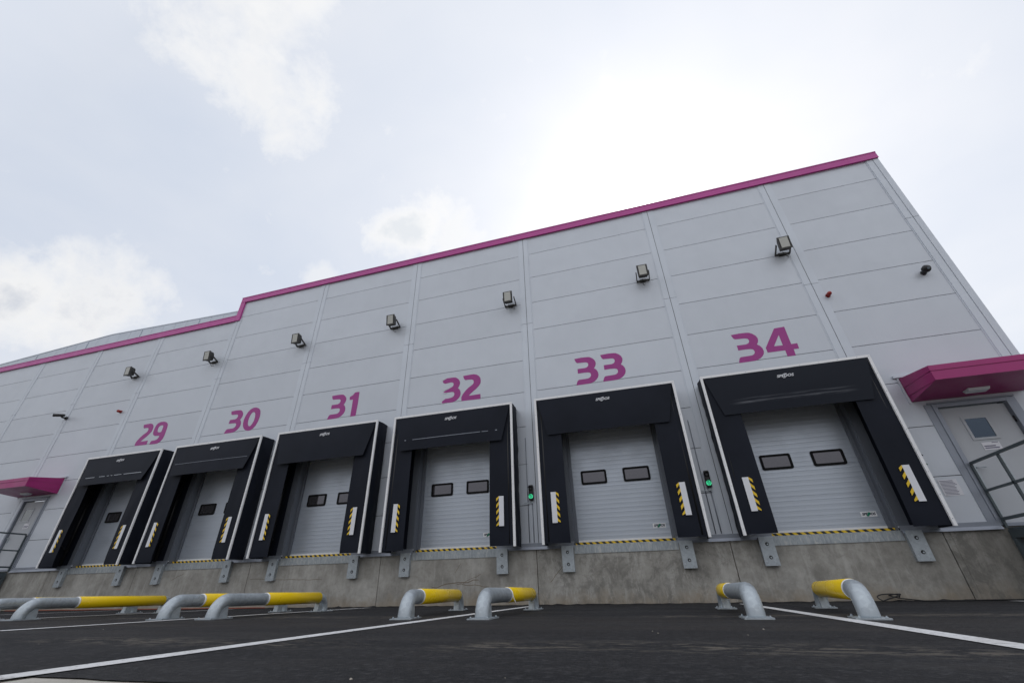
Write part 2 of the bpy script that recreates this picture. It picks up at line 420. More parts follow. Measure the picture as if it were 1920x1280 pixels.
# roof edge
mb = MB()
def fascia(x0, x1, z0, z1, step=3.9):
    x = x0; mb.box(x0 + .01, x1 - .01, -.056, .54, z0 + .004, z1 - .004)
    while x < x1 - .01:
        b = min(x + step, x1)
        mb.box(x + .003, b - .003, -.06, .55, z0, z1 - .03); mb.box(x + .003, b - .003, -.072, .57, z1 - .029, z1)
        mb.box(x + .003, b - .003, -.066, -.0605, z0 - .012, z0 + .02)
        x = b
fascia(XSTEP - .12, XR + .03, 10.76, RTOP); fascia(XL, XSTEP - .121, 9.86, LTOP)
mb.box(XSTEP - .12, XSTEP + .10, -.059, .5, 9.86, 10.745)
mb.build('roof_fascia', 'purple', W)
mb = MB()
def wire(x0, x1, z):
    x = x0; P = []
    while x < x1:
        mb.box(x - .012, x + .012, .08, .104, z, z + .09); mb.box(x - .03, x + .03, .06, .12, z + .001, z + .012); P.append((x, .09, z + .085)); x += 1.05
    mb.tube(P, .006, 6)
wire(XSTEP + .4, XR - .2, RTOP); wire(XL + 6, XSTEP - .6, LTOP)
mb.build('roof_wire', 'galv', W)
# concrete plinth
mb = MB(); jn = [XR, 5.25, 1.55, -2.62, -6.73, -10.85, -15.15, -19.0, -23.1, -27, -31, -35, XL]
for a, b in zip(jn, jn[1:]):
    mb.box(b + .007, a - .007, 0.0, .45, -.4, ZB, .006)
mb.mi = 1; mb.box(XL, XR - .02, .05, .4, -.4, ZB - .02)
mb.mi = 0; mb.box(5.36, 5.42, -.006, -.0, -.2, ZB)
PL = mb.build('plinth', ['concrete', 'crack'], W)
def crack(pts, w=.006):
    mb = MB()
    for (a, c), (b, d) in zip(pts, pts[1:]):
        mb.hexa([(a, -.0025, c - w), (b, -.0025, d - w), (b, .002, d - w), (a, .002, c - w), (a, -.0025, c + w), (b, -.0025, d + w), (b, .002, d + w), (a, .002, c + w)])
    mb.build('crack', 'crack', PL)
def crk(x0, z0, x1, z1, n, j, w):
    P = []
    for i in range(n + 1):
        f = i / n; P.append((x0 + (x1 - x0) * f, z0 + (z1 - z0) * f + random.uniform(-j, j) * (0 < i < n)))
    crack(P, w)
crk(-5.25, .37, -4.05, .50, 9, .03, .007); crk(-4.6, .42, -3.8, .36, 7, .02, .005); crk(-4.45, .43, -4.0, .62, 4, .02, .004)
crk(-4.65, .66, -4.52, .85, 3, .01, .006); crk(-2.33, .42, -2.03, .72, 5, .01, .006); crk(-10.75, .66, -8.4, .60, 12, .012, .004)
crk(-13.6, .70, -13.2, .86, 4, .02, .004); crk(2.0, .55, 2.1, .75, 3, .02, .004)

# ---- dock doors
def dock_door(n, xc):
    z0, z1, hw, y = ZB + .075, 4.17, 1.105, .25
    prof = []; z = z0; k = 0
    while z < z1 - .01:
        sec = k % 6 == 0 and k > 0
        gd = .010 if sec else .005; gw = .006 if sec else .0035
        prof += [(y - .001, z + gw), (y - .0, z + .051), (y - .001, min(z + .1 - gw, z1 - .002))]
        prof += [(y + gd, min(z + .1 - gw + .001, z1 - .001)), (y + gd, min(z + .1 + gw - .001, z1))]
        z += .1; k += 1
    prof = [(y + .001, z0)] + prof[:-1] + [(y + .045, prof[-1][1]), (y + .045, z0)]
    D = MB().prism(prof, 'x', xc - hw, xc + hw).build('dock_door', 'door', W)
    for s in (-1, 1):
        cx = xc + s * .515; a, b, c, e = cx - .315, cx + .315, 2.475, 2.80
        mb = MB()
        def rr(w, h, r, n=5):
            P = []
            for (sx, sz, a0) in ((1, 1, 0), (-1, 1, 90), (-1, -1, 180), (1, -1, 270)):
                for i in range(n): 
                    an = R(a0 + 90 * i / (n - 1)); P.append((sx * (w - r) + r * math.cos(an), sz * (h - r) + r * math.sin(an)))
            return P
        cz = (c + e) / 2; o = [(cx + p, cz + q) for p, q in rr(.315, .165, .04)]; i_ = [(cx + p, cz + q) for p, q in rr(.268, .118, .022)]
        poly_fill(mb, [o, list(reversed(i_))], y - .026, y + .004)
        mb.build('window_frame', 'rubber', D)
        mb = MB(); mb.box(cx - .267, cx + .267, y - .012, y - .004, cz - .117, cz + .117); mb.build('window_pane', 'glass', D)
    box('bottom_seal', 'white', D, xc - hw, xc + hw, y - .018, y - .002, z0 - .002, z0 + .035)
    mb = MB(); mb.box(xc - 1.10 - (.12 if n == 34 else 0), xc + 1.10, y - .125, y - .10, ZB + .012, ZB + .066); mb.build('hazard_strip', 'hazard', D)
    mb = MB(); lx, lz = xc + .82, 1.47
    mb.box(lx - .14, lx + .14, y - .006, y - .0025, lz - .048, lz + .048); mb.mi = 1
    text_mesh(mb, 'SPEDOS', .066, lx, y - .009, lz, .2, .0022, 1.0); mb.mi = 2
    poly_fill(mb, [[(lx - .05, lz - .038), (lx - .01, lz - .042), (lx + .01, lz - .012), (lx + .045, lz + .028), (lx + .0, lz + .036), (lx - .02, lz + .004)]], y - .0125, y - .0115)
    mb.build('maker_plate', ['white', 'navy', 'green'], D)
    for s in (-1, 1):                           # jamb channels, plus dark bands that paint the shelter's inner shade
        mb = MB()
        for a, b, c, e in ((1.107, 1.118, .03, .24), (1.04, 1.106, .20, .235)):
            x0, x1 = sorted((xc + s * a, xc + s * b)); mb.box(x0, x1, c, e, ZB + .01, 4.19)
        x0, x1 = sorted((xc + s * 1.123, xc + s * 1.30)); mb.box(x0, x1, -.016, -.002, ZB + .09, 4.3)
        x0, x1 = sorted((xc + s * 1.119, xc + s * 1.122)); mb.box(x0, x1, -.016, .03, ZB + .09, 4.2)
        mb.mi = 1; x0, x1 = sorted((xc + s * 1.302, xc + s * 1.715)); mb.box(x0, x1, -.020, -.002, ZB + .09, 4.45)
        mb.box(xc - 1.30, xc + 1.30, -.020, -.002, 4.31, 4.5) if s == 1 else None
        mb.build('door_jamb', ['shaded_reveal', 'fabric'], W)
    mb = MB(); mb.box(xc - 1.118, xc + 1.118, .12, .30, ZB - .01, ZB + .010); mb.box(xc - 1.118, xc + 1.118, -.012, .118, ZB - .008, ZB + .012)
    mb.box(xc - 1.125, xc + 1.125, -.014, -.002, ZB - .165, ZB - .009); mb.build('leveller_edge', 'plate', W)
for n, xc in DOCK.items(): dock_door(n, xc)

# ---- personnel doors
def person_door(x0, x1, ztop, win, glass, hinge_right):
    D = MB().box(x0 + .075, x1 - .075, .05, .10, ZB + .06, ztop - .075).build('personnel_door', 'pdoor', W)
    mb = MB()
    for a, b, z0, z1 in ((x0 - .03, x0 + .05, ZB + .02, ztop + .03), (x1 - .05, x1 + .03, ZB + .02, ztop + .03), (x0 + .05, x1 - .05, ztop - .05, ztop + .03)):
        mb.box(a, b, -.028, .09, z0, z1, .004)
    mb.box(x0 - .16, x0 - .031, -.012, -.001, ZB + .09, ztop + .03); mb.box(x1 + .031, x1 + .12, -.012, -.001, ZB + .09, ztop + .03)
    mb.box(x0 - .10, x1 + .10, -.055, -.002, ztop + .032, ztop + .062)
    mb.box(x0 + .05, x1 - .05, -.04, .12, ZB + .001, ZB + .055)
    mb.build('door_frame', 'flash', D)
    a, b, c, e = win
    mb = MB()
    for q in ((a - .045, a, c - .045, e + .045), (b, b + .045, c - .045, e + .045), (a, b, c - .045, c), (a, b, e, e + .045)):
        mb.box(q[0], q[1], .035, .052, q[2], q[3])
    mb.build('window_frame', 'pdoor', D); box('window_pane', glass, D, a, b, .044, .06, c, e)
    hx_ = x0 + .14 if hinge_right else x0 + .14
    mb = MB(); mb.tube([(hx_, .05, 2.17), (hx_, -.01, 2.17), (hx_ + .02, -.018, 2.17), (hx_ + .14, -.018, 2.17)], .011, 8)
    mb.box(hx_ - .025, hx_ + .025, .04, .052, 2.02, 2.22); mb.build('handle', 'galv', D)
    for hz in (1.5, 2.7, 3.05):
        xx = x1 - .062; MB().tube([(xx, .035, hz - .06), (xx, .035, hz + .06)], .014, 8).build('hinge', 'black', D)
person_door(6.17, 7.44, 3.46, (6.58, 6.94, 2.74, 3.13), 'glassblue', True)
person_door(-22.2, -20.95, 3.46, (-21.92, -21.52, 2.73, 3.12), 'glasspale', True)

# ------------------------------------------------------------------ taller hall behind
H = thing('warehouse_hall', (0, 0, 0), 'taller pale grey hall with shallow gabled top rising behind the low left roof', 'building')
yh = 5.0; mb = MB()
RID = -32.8
def ztop(x): return 15.47 - abs(x - RID) * .040 if x > RID else 15.47 - abs(x - RID) * .040
x = -62.
while x < 6.:
    b = x + 1.0
    z0, z1 = ztop(x + .0), ztop(b)
    mb.hexa([(x + .008, yh, 9), (b - .008, yh, 9), (b - .008, yh + .1, 9), (x + .008, yh + .1, 9), (x + .008, yh, z0), (b - .008, yh, z1), (b - .008, yh + .1, z1), (x + .008, yh + .1, z0)])
    x = b
for x in range(-60, 6, 5):
    mb.box(x - .07, x + .07, yh - .03, yh - .002, 9, ztop(x) - .06)
mb.build('wall', 'hall', H)
mb = MB()
for a, b in ((-62, RID), (RID, 6)):
    za, zb = ztop(a), ztop(b)
    mb.hexa([(a, yh - .02, za + .001), (b, yh - .02, zb + .001), (b, 40, zb + .001), (a, 40, za + .001), (a, yh - .02, za + .06), (b, yh - .02, zb + .06), (b, 40, zb + .06), (a, 40, za + .06)])
mb.build('roof', 'hall', H)

# ------------------------------------------------------------------ dock shelters
SG = 'inflated black fabric dock shelters around the loading doors'
SG = 'black fabric dock shelters around the loading doors'
def shelter(n, xc, label):
    S = thing('dock_shelter', (xc, 0, ZB), label, 'dock shelter', SG)
    S.location = (xc, 0, 0)
    zt, zb, yf, hw = 4.583, 1.145, -.546, 1.75
    mb = MB()                                   # white edge strip
    mb.box(-hw, hw, yf - .012, yf + .03, zt - .058, zt); 
    for s in (-1, 1):
        x0, x1 = sorted((s * (hw - .055), s * hw)); mb.box(x0, x1, yf - .012, yf + .03, zb, zt - .0585)
    mb.mi = 1
    for i in range(9): 
        for s in (-1, 1): mb.box(s * (hw - .028) - .006, s * (hw - .028) + .006, yf - .0155, yf - .0125, zb + .12 + i * .41 - .006, zb + .12 + i * .41 + .006)
        mb.box(-1.5 + i * .375 - .006, -1.5 + i * .375 + .006, yf - .0155, yf - .0125, zt - .035, zt - .023)
    mb.build('edge_strip', ['white', 'galv'], S)
    for s in (-1, 1):
        sd = n * 3.1 + s
        def fn(u, v):
            y = yf + .03 + (-.004 - yf - .03) * u; z = zb + .0 + (zt - .02 - zb) * v
            x = s * (hw - .012) + s * .022 * noise.noise(Vector((sd, y * 5, z * 2.2 + y * 3))) + s * .012 * noise.noise(Vector((sd + 5, y * 11 + z * 4, z * 6)))
            k = math.sin(math.pi * u); x += s * .018 * k - s * .03 * (u > .99)
            return (x, y, z)
        MB().sheet(fn, 10, 44, (-s * .008, 0, 0)).build('side_panel', 'fabric', S)
    def ft(u, v):
        x = -hw + .02 + (2 * hw - .04) * u; y = yf + .031 + (-.004 - yf - .031) * v
        return (x, y, zt - .02 + .02 * noise.noise(Vector((x * 2, y * 4, n))) - .03 * math.sin(math.pi * v))
    MB().sheet(ft, 30, 6, (0, 0, -.008)).build('top_panel', 'fabric', S)
    flare = {29: .09, 30: .085, 31: .055, 32: .03, 33: .01, 34: .01}[n]
    def fh(u, v):
        w = 1.69 - .24 * v; x = -w + 2 * w * u
        z = 4.53 - .945 * v
        y = yf - .010 - flare * v ** 1.4 - .02 * math.sin(math.pi * v) * math.sin(math.pi * u) + .005 * noise.noise(Vector((x * 1.2, n * 2.0, z * 1.5)))
        return (x, y, z)
    HC = MB().sheet(fh, 28, 14, (0, .007, 0)).build('head_curtain', ['fabric', 'scuff'], S)
    if n == 34:
        for p in HC.data.polygons: p.material_index = 1
    mb = MB(); lz = 4.335; ly = fh(.5, (4.53 - lz) / .945)[1] - .012
    text_mesh(mb, 'SPEDOS', .088, 0, ly, lz, .3, .0024, 1.1)
    poly_fill(mb, [[(-.03, lz + .038), (.0, lz + .052), (.06, lz + .055), (.03, lz + .039)]], ly - .001, ly + .001)
    poly_fill(mb, [[(-.055, lz - .053), (-.01, lz - .052), (.015, lz - .038), (-.03, lz - .039)]], ly - .001, ly + .001)
    mb.build('logo_print', 'decal', HC)
    def strip_on(u0, u1, zc, h, segs, mt, nm):
        mb = MB()
        for a, b in segs:
            ua, ub = u0 + (u1 - u0) * a, u0 + (u1 - u0) * b
            v0, v1 = (4.53 - zc - h) / .945, (4.53 - zc + h) / .945
            mb.sheet(lambda u, v: Vector(fh(ua + (ub - ua) * u, v0 + (v1 - v0) * v)) + Vector((0, -.006, 0)), 8, 1, (0, .003, 0))
        mb.build(nm, mt, HC)
    if n == 32:
        strip_on(.14, .86, 3.86, .006, [(0, .9), (.92, 1)], 'flash', 'seam_rod'); strip_on(.06, .075, 3.86, .010, [(0, 1)], 'flash', 'rivet'); strip_on(.925, .94, 3.86, .010, [(0, 1)], 'flash', 'rivet')
    if n == 29: strip_on(.08, .93, 3.83, .006, [(0, .17), (.26, .36), (.4, .44), (.47, .5), (.53, .66), (.7, 1)], 'trim', 'scuff_mark')
    if n == 30: strip_on(.03, .97, 3.95, .004, [(0, 1)], 'flash', 'scuff_mark')
    for s in (-1, 1):
        def fs(u, v):
            x = s * (1.70 - .585 * u); z = 1.165 + 3.33 * v
            y = yf + .022 + .012 * math.sin(u * 2.4 + n) + .012 * noise.noise(Vector((u * 2 + n, z * 1.2, s))) + .02 * max(0, .06 - v) / .06 * u
            return (x, y, z)
        SC = MB().sheet(fs, 10, 30, (0, .007, 0)).build('side_curtain', 'fabric', S)
        y_ = yf - .004
        x0, x1 = sorted((s * 1.36, s * 1.48)); mb = MB(); mb.box(x0, x1, y_, y_ + .002, 1.575, 2.235); mb.build('guide_bar', 'decal', SC)
        mb = MB(); a, b = 1.36, 1.295
        for k in range(5):
            z = 2.235 - k * .146; dz = .06
            za, zb_ = z, z - .072
            def cl(q): return min(2.235, max(1.575, q))
            poly = [(s * a, cl(za + .03)), (s * b, cl(za - .045)), (s * b, cl(zb_ - .045)), (s * a, cl(zb_ + .03))]
            poly_fill(mb, [poly], y_, y_ + .002)
        mb.build('guide_stripes', 'yellowvinyl', SC)
        mb = MB()                               # folding frame inside
        mb.tube([(s * 1.52, -.085, 1.2), (s * 1.52, -.085, 3.55)], .034, 10)
        mb.tube([(s * 1.52, -.09, 1.62), (s * 1.60, -.48, 2.0)], .014, 8); mb.tube([(s * 1.52, -.09, 3.45), (s * 1.60, -.48, 3.75)], .014, 8)
        mb.box(s * 1.52 - .05, s * 1.52 + .05, -.12, -.05, 1.60, 1.635); mb.box(s * 1.52 - .05, s * 1.52 + .05, -.12, -.05, 3.42, 3.455)
        mb.tube([(s * 1.60, -.50, 1.2), (s * 1.60, -.50, 4.45)], .02, 8)
        mb.build('folding_arm', 'black', S)
LSH = {34: 'black dock shelter under number 34 with pale scuffs smeared across its head curtain',
       33: 'black dock shelter under number 33 with a plain unmarked head curtain',
       32: 'black dock shelter under number 32 with a thin pale seam line on its head curtain',
       31: 'black dock shelter under number 31, narrow gap to the shelter on its right',
       30: 'black dock shelter under number 30 between the shelters of 29 and 31',
       29: 'black dock shelter under number 29 with broken white dashes on its head curtain'}
for n, xc in DOCK.items(): shelter(n, xc, LSH[n])

# ------------------------------------------------------------------ bumpers
for n, xc in DOCK.items():
    for s, side in ((-1, 'left'), (1, 'right')):
        cx = xc + s * 1.275
        mb = MB(); mb.box(-.135, .135, -.095, -.086, -.52, 0, .003); mb.box(-.13, .13, -.085, -.002, -.515, -.005)
        mb.mi = 1
        for z in (-.13, -.37):
            mb.tube([(0, -.0985, z), (0, -.0952, z)], .034, 14)
        o = mb.build('dock_bumper', ['galv', 'black'], None, (cx, 0, ZB))
        tag(o, f'galvanised steel dock bumper plate below the {side} curtain of dock {n}', 'dock bumper', 'steel dock bumpers on the concrete base')
        for z in (-.13, -.37):
            MB().tube([(.004, -.0985, z - .004), (.004, -.108, z - .004)], .017, 6).build('bolt', 'galv', o)

# ------------------------------------------------------------------ numbers
GL = {
'3': [[(0.02, 0.76), (0.225, 0.77), (0.375, 0.763), (0.448, 0.75), (0.517, 0.707), (0.573, 0.643), (0.597, 0.575), (0.593, 0.517), (0.571, 0.456), (0.533, 0.406), (0.589, 0.351), (0.621, 0.283), (0.628, 0.201), (0.604, 0.129), (0.561, 0.078), (0.501, 0.03), (0.425, -0.001), (0.351, -0.014), (0.187, -0.017), (0.0, -0.016), (0.011, 0.025), (0.04, 0.096), (0.076, 0.13), (0.223, 0.132), (0.333, 0.135), (0.381, 0.152), (0.412, 0.181), (0.426, 0.217), (0.422, 0.26), (0.403, 0.291), (0.355, 0.308), (0.246, 0.316), (0.074, 0.314), (0.078, 0.449), (0.187, 0.449), (0.289, 0.448), (0.342, 0.462), (0.377, 0.496), (0.389, 0.538), (0.38, 0.579), (0.35, 0.604), (0.3, 0.615), (0.086, 0.626), (0.052, 0.661)]],
'p': [[(0.02, 0.69), (0.16, 0.765), (0.375, 0.763), (0.448, 0.75), (0.517, 0.707), (0.573, 0.643), (0.597, 0.575), (0.593, 0.517), (0.571, 0.456), (0.533, 0.406), (0.589, 0.351), (0.621, 0.283), (0.628, 0.201), (0.604, 0.129), (0.561, 0.078), (0.501, 0.03), (0.425, -0.001), (0.351, -0.014), (0.187, -0.005), (0.03, 0.0), (0.04, 0.06), (0.15, 0.125), (0.223, 0.122), (0.333, 0.135), (0.381, 0.152), (0.412, 0.181), (0.426, 0.217), (0.422, 0.26), (0.403, 0.291), (0.355, 0.308), (0.246, 0.308), (0.074, 0.314), (0.078, 0.35), (0.30, 0.448), (0.342, 0.462), (0.377, 0.496), (0.389, 0.538), (0.38, 0.579), (0.35, 0.604), (0.3, 0.615), (0.11, 0.60), (0.045, 0.63)]],
'2': [[(0.033, 0.76), (0.211, 0.769), (0.372, 0.77), (0.473, 0.741), (0.543, 0.689), (0.589, 0.623), (0.605, 0.528), (0.596, 0.452), (0.557, 0.389), (0.461, 0.297), (0.325, 0.201), (0.267, 0.151), (0.239, 0.118), (0.425, 0.121), (0.6, 0.125), (0.604, -0.025), (0.282, -0.019), (0.007, -0.014), (0.0, 0.102), (0.039, 0.183), (0.125, 0.286), (0.222, 0.369), (0.339, 0.44), (0.378, 0.482), (0.382, 0.54), (0.366, 0.583), (0.315, 0.61), (0.215, 0.619), (0.119, 0.617), (0.073, 0.655)]],
'9': [[(0.355, 0.763), (0.477, 0.733), (0.566, 0.678), (0.614, 0.614), (0.64, 0.504), (0.649, 0.367), (0.654, 0.213), (0.63, 0.093), (0.556, 0.014), (0.466, -0.032), (0.329, -0.043), (0.07, -0.032), (0.071, 0.045), (0.109, 0.093), (0.275, 0.1), (0.363, 0.129), (0.407, 0.191), (0.403, 0.244), (0.187, 0.257), (0.092, 0.296), (0.036, 0.355), (0.006, 0.436), (0.0, 0.564), (0.021, 0.671), (0.079, 0.734), (0.192, 0.77)], [(0.377, 0.626), (0.414, 0.577), (0.423, 0.468), (0.42, 0.391), (0.365, 0.373), (0.256, 0.392), (0.216, 0.428), (0.193, 0.504), (0.198, 0.592), (0.267, 0.633)]],
'0': [[(0.402, 0.766), (0.519, 0.72), (0.612, 0.636), (0.653, 0.524), (0.669, 0.397), (0.646, 0.248), (0.596, 0.121), (0.51, 0.027), (0.419, -0.019), (0.323, -0.023), (0.213, 0.007), (0.115, 0.069), (0.047, 0.162), (0.013, 0.26), (0.0, 0.386), (0.026, 0.509), (0.079, 0.63), (0.166, 0.728), (0.276, 0.77)], [(0.339, 0.619), (0.403, 0.582), (0.439, 0.52), (0.462, 0.411), (0.456, 0.297), (0.421, 0.197), (0.382, 0.14), (0.325, 0.127), (0.271, 0.156), (0.232, 0.217), (0.209, 0.315), (0.211, 0.421), (0.232, 0.524), (0.27, 0.588)]],
'1': [[(0.335, 0.759), (0.345, 0.387), (0.332, -0.018), (0.137, -0.022), (0.138, 0.241), (0.135, 0.531), (0.01, 0.533), (0.0, 0.637), (0.105, 0.682), (0.166, 0.762), (0.24, 0.77)]],
'4': [[(0.342, 0.763), (0.575, 0.77), (0.571, 0.284), (0.704, 0.286), (0.697, 0.145), (0.579, 0.146), (0.57, -0.019), (0.39, -0.018), (0.392, 0.146), (0.004, 0.149), (0.0, 0.28)], [(0.386, 0.57), (0.385, 0.284), (0.192, 0.293)]]}
NPOS = {34: (('3', -.655), ('4', .04)), 33: (('3', -.655), ('3', .07)), 32: (('p', -.60), ('2', .054)), 31: (('3', -.53), ('1', .19)), 30: (('3', -.56), ('0', .143)), 29: (('2', -.60), ('9', .079))}
for n, xc in DOCK.items():
    mb = MB()
    for ch, off in NPOS[n]:
        poly_fill(mb, [[(off + p, 5.05 + q * 1.035 - 5) for p, q in l] for l in GL[ch]], -.0035, -.0005)
    o = mb.build('bay_number', 'number', None, (xc, 0, 5))
    tag(o, f'purple number {n} on the grey wall above its loading dock' + (', its left edges peeling' if n == 32 else ''), 'number sign', 'purple bay numbers on the wall')
    if n == 32:
        mb = MB(); b = -.60
        for tri in ([(.0, .70), (.03, .755), (.12, .765), (.05, .73)], [(.07, .37), (.08, .43), (.2, .43), (.09, .385)], [(.07, .305), (.09, .287), (.2, .297), (.1, .312)], [(.02, -.01), (.03, -.03), (.12, -.022), (.06, -.008)]):
            poly_fill(mb, [[(b + p, .05 + q * 1.035) for p, q in tri]], -.012, -.008)
        mb.build('peeling_edge', 'decal', o)

# ------------------------------------------------------------------ floodlights
FLX = {4.76: 'right of number 34, rightmost of the row', 1.05: 'between numbers 33 and 34', -3.05: 'between numbers 32 and 33', -7.19: 'between numbers 31 and 32',
       -11.05: 'between numbers 30 and 31 under the high roof', -15.11: 'under the low roof beside the roof step', -19.22: 'above number 29, leftmost of the row'}
for i, (fx, where) in enumerate(FLX.items()):
    F = thing('floodlight', (fx, 0, 8.05), 'square dark floodlight on the grey wall ' + where, 'floodlight', 'floodlights along the top of the wall')
    mb = MB(); mb.box(-.085, .085, -.012, -.001, -.06, .06, .003); mb.box(-.10, .10, -.045, -.012, -.035, .035, .004)
    for s in (-1, 1):
        mb.hexa([(s * .178 - .012, -.05, -.03), (s * .178 + .012, -.05, -.03), (s * .178 + .012, -.012, .01), (s * .178 - .012, -.012, .01), (s * .178 - .012, -.30, .10), (s * .178 + .012, -.30, .10), (s * .178 + .012, -.29, .15), (s * .178 - .012, -.29, .15)])
    mb.box(-.19, .19, -.05, -.013, -.032, .012, .003)
    mb.build('bracket', 'lampbody', F)
    tilt = Matrix.Translation((0, -.28, .12)) @ Matrix.Rotation(R(8 + random.uniform(-3, 3)), 4, 'X') @ Matrix.Rotation(R(random.uniform(-3, 3)), 4, 'Z')
    mb = MB(); mb.hexa([(-.165, -.10, -.20), (.165, -.10, -.20), (.13, .085, -.18), (-.13, .085, -.18), (-.165, -.10, .20), (.165, -.10, .20), (.13, .085, .18), (-.13, .085, .18)], .012)
    for k in range(7): mb.box(-.105 + k * .035 - .006, -.105 + k * .035 + .006, .087, .12, -.15, .15)
    mb.box(-.175, .175, -.128, -.1005, -.22, .22, .012)
    h = mb.build('housing', 'lampbody', F); h.matrix_local = tilt @ Matrix.Scale(.86, 4)
    mb = MB(); mb.box(-.118, .118, -.134, -.1285, -.17, .185); g_ = mb.build('lens', 'lampglass', h)
    mb = MB()
    for s in (-1, 1): mb.box(s * .140 - .010, s * .140 + .010, -.132, -.1285, -.15, .165)
    mb.build('side_reflector', 'black', h)
    P = [(-.03, -.16, -.03), (-.02, -.15, -.10), (.03, -.12, -.15), (.09, -.07, -.15), (.13, -.015, -.12)] if i % 2 == 0 else [(-.03, -.16, -.03), (-.03, -.12, -.12), (-.02, -.06, -.17), (.02, -.012, -.16)]
    MB().tube(P, .009, 6).build('cable', 'wire', F)

# ------------------------------------------------------------------ cameras, beacons, signals
c = thing('security_camera', (7.44, 0, 6.73), 'black round turret security camera on the wall near the right corner', 'security camera', 'security cameras on the wall')
MB().tube([(0, -.002, -.01), (0, -.03, -.01), (0, -.07, -.005), (0, -.10, .0)], [.065, .06, .05, .045], 16).build('mount', 'black', c)
mb = MB(); mb.tube([(0, -.07, .02), (.0, -.10, .02), (0, -.15, .01), (0, -.19, -.005), (0, -.21, -.015)], [.03, .082, .095, .075, .02], 18); mb.build('head', 'black', c)
MB().tube([(0, -.205, -.012), (0, -.218, -.02)], .03, 12).build('lens', 'glassblue', c)
c = thing('security_camera', (-22.28, 0, 6.66), 'black bullet security camera on a wall arm at far left', 'security camera', 'security cameras on the wall')
MB().tube([(0, -.002, 0), (0, -.05, 0)], .075, 14).build('mount', 'black', c)
MB().tube([(0, -.05, 0), (-.01, -.16, .0), (-.02, -.2, .04)], .03, 10).build('arm', 'black', c)
MB().tube([(.1, -.16, .07), (-.05, -.3, .05), (-.14, -.40, .03)], [.05, .06, .06], 14).build('head', 'black', c)
for bx, bz, lb in ((5.32, 6.53, 'small red alarm beacon on the wall right of number 34'), (-19.16, 6.55, 'small red alarm beacon on the wall above the dock 29 shelter, far left')):
    c = thing('alarm_beacon', (bx, 0, bz), lb, 'alarm beacon', 'red alarm beacons on the wall')
    MB().tube([(0, -.001, 0), (0, -.03, 0)], .055, 16).build('base', 'red', c)
    MB().tube([(0, -.03, 0), (0, -.12, 0), (0, -.145, 0), (0, -.155, 0)], [.05, .05, .038, .01], 16).build('lens', 'red', c)
for sx_, lb in ((1.42, 'black signal light with lit green lamp between docks 33 and 34'), (-2.67, 'black signal light with lit green lamp between docks 32 and 33'),
                (5.43, 'black signal light half hidden by the right edge of the dock 34 shelter'), (-6.66, 'black signal light tucked behind the left edge of the dock 32 shelter')):
    c = thing('signal_light', (sx_, 0, 2.33), lb, 'signal light', 'dock signal lights')
    mb = MB(); mb.box(-.058, .058, -.10, -.035, -.18, .19, .03); mb.build('housing', 'black', c)
    for z, mt, nm in ((-.085, 'led', 'green_lamp'), (.095, 'black', 'dark_lamp')):
        L = MB().tube([(0, -.101, z), (0, -.108, z), (0, -.114, z)], [.053, .05, .02], 20).build(nm, mt, c)
        def hood(u, v):
            an = R(25 + 130 * u); return (.06 * math.cos(an), -.101 - .055 * v, z + .06 * math.sin(an))
        MB().sheet(hood, 10, 2, (0, 0, .003)).build('hood', 'black', c)
    mb = MB(); mb.box(-.19, .02, -.045, -.032, -.235, -.222); mb.box(-.03, .03, -.034, -.004, -.24, -.18); mb.build('bracket', 'galv', c)
    mb = MB(); mb.tube([(.012, -.022, -.2), (.012, -.022, -1.1)], .010, 8); mb.tube([(-.1, -.018, 1.4), (-.1, -.018, -1.1)], .009, 8); mb.build('conduit', 'flash', c)

# ------------------------------------------------------------------ canopies
def canopy(x0, x1, label):
    cx = (x0 + x1) / 2; hw = (x1 - x0) / 2
    C_ = thing('door_canopy', (cx, 0, 3.6), label, 'canopy', 'purple canopies over the side doors')
    z = -3.6; mb = MB()
    yf = -.98
    prof = [(-.002, 4.14 + z), (yf, 4.0 + z), (yf, 3.70 + z), (-.002, 3.585 + z)]
    mb.prism(prof, 'x', -hw, hw)
    # raised lip bands round the edge
    def lip(za, zb_, p):
        mb.box(-hw - p, hw + p, yf - p, yf - .001, za + z, zb_ + z)
        for s in (-1, 1):
            x0_, x1_ = sorted((s * (hw + .001), s * (hw + p)))
            dz0 = .14; dzb = -.115
            mb.hexa([(x0_, yf - .001, za + z), (x1_, yf - .001, za + z), (x1_, -.003, za + z + .02), (x0_, -.003, za + z + .02), (x0_, yf - .001, zb_ + z), (x1_, yf - .001, zb_ + z), (x1_, -.003, zb_ + z + .13), (x0_, -.003, zb_ + z + .13)])
    lip(3.895, 4.005, .014); lip(3.70, 3.878, .008)
    mb.build('hood', 'purple_dark', C_)
    mb = MB()
    for s in (-1, 1):
        x0_, x1_ = sorted((s * (hw + .02), s * (hw + .06))); mb.box(x0_, x1_, -.02, -.003, 3.56 + z, 4.16 + z)
    mb.box(-hw - .12, hw + .12, -.05, -.003, 4.15 + z, 4.20 + z); mb.build('wall_flashing', 'trim', C_)
    mb = MB(); mb.hexa([(-.17, -.42, 3.575 + z), (.17, -.42, 3.575 + z), (.17, -.28, 3.56 + z), (-.17, -.28, 3.56 + z), (-.19, -.44, 3.63 + z), (.19, -.44, 3.63 + z), (.19, -.26, 3.615 + z), (-.19, -.26, 3.615 + z)], .008)
    mb.build('soffit_lamp', 'decal', C_)
canopy(5.85, 7.76, 'purple canopy over the grey door at the right end of the wall')
canopy(-22.65, -20.53, 'purple canopy over the grey door at the left edge of the photo')

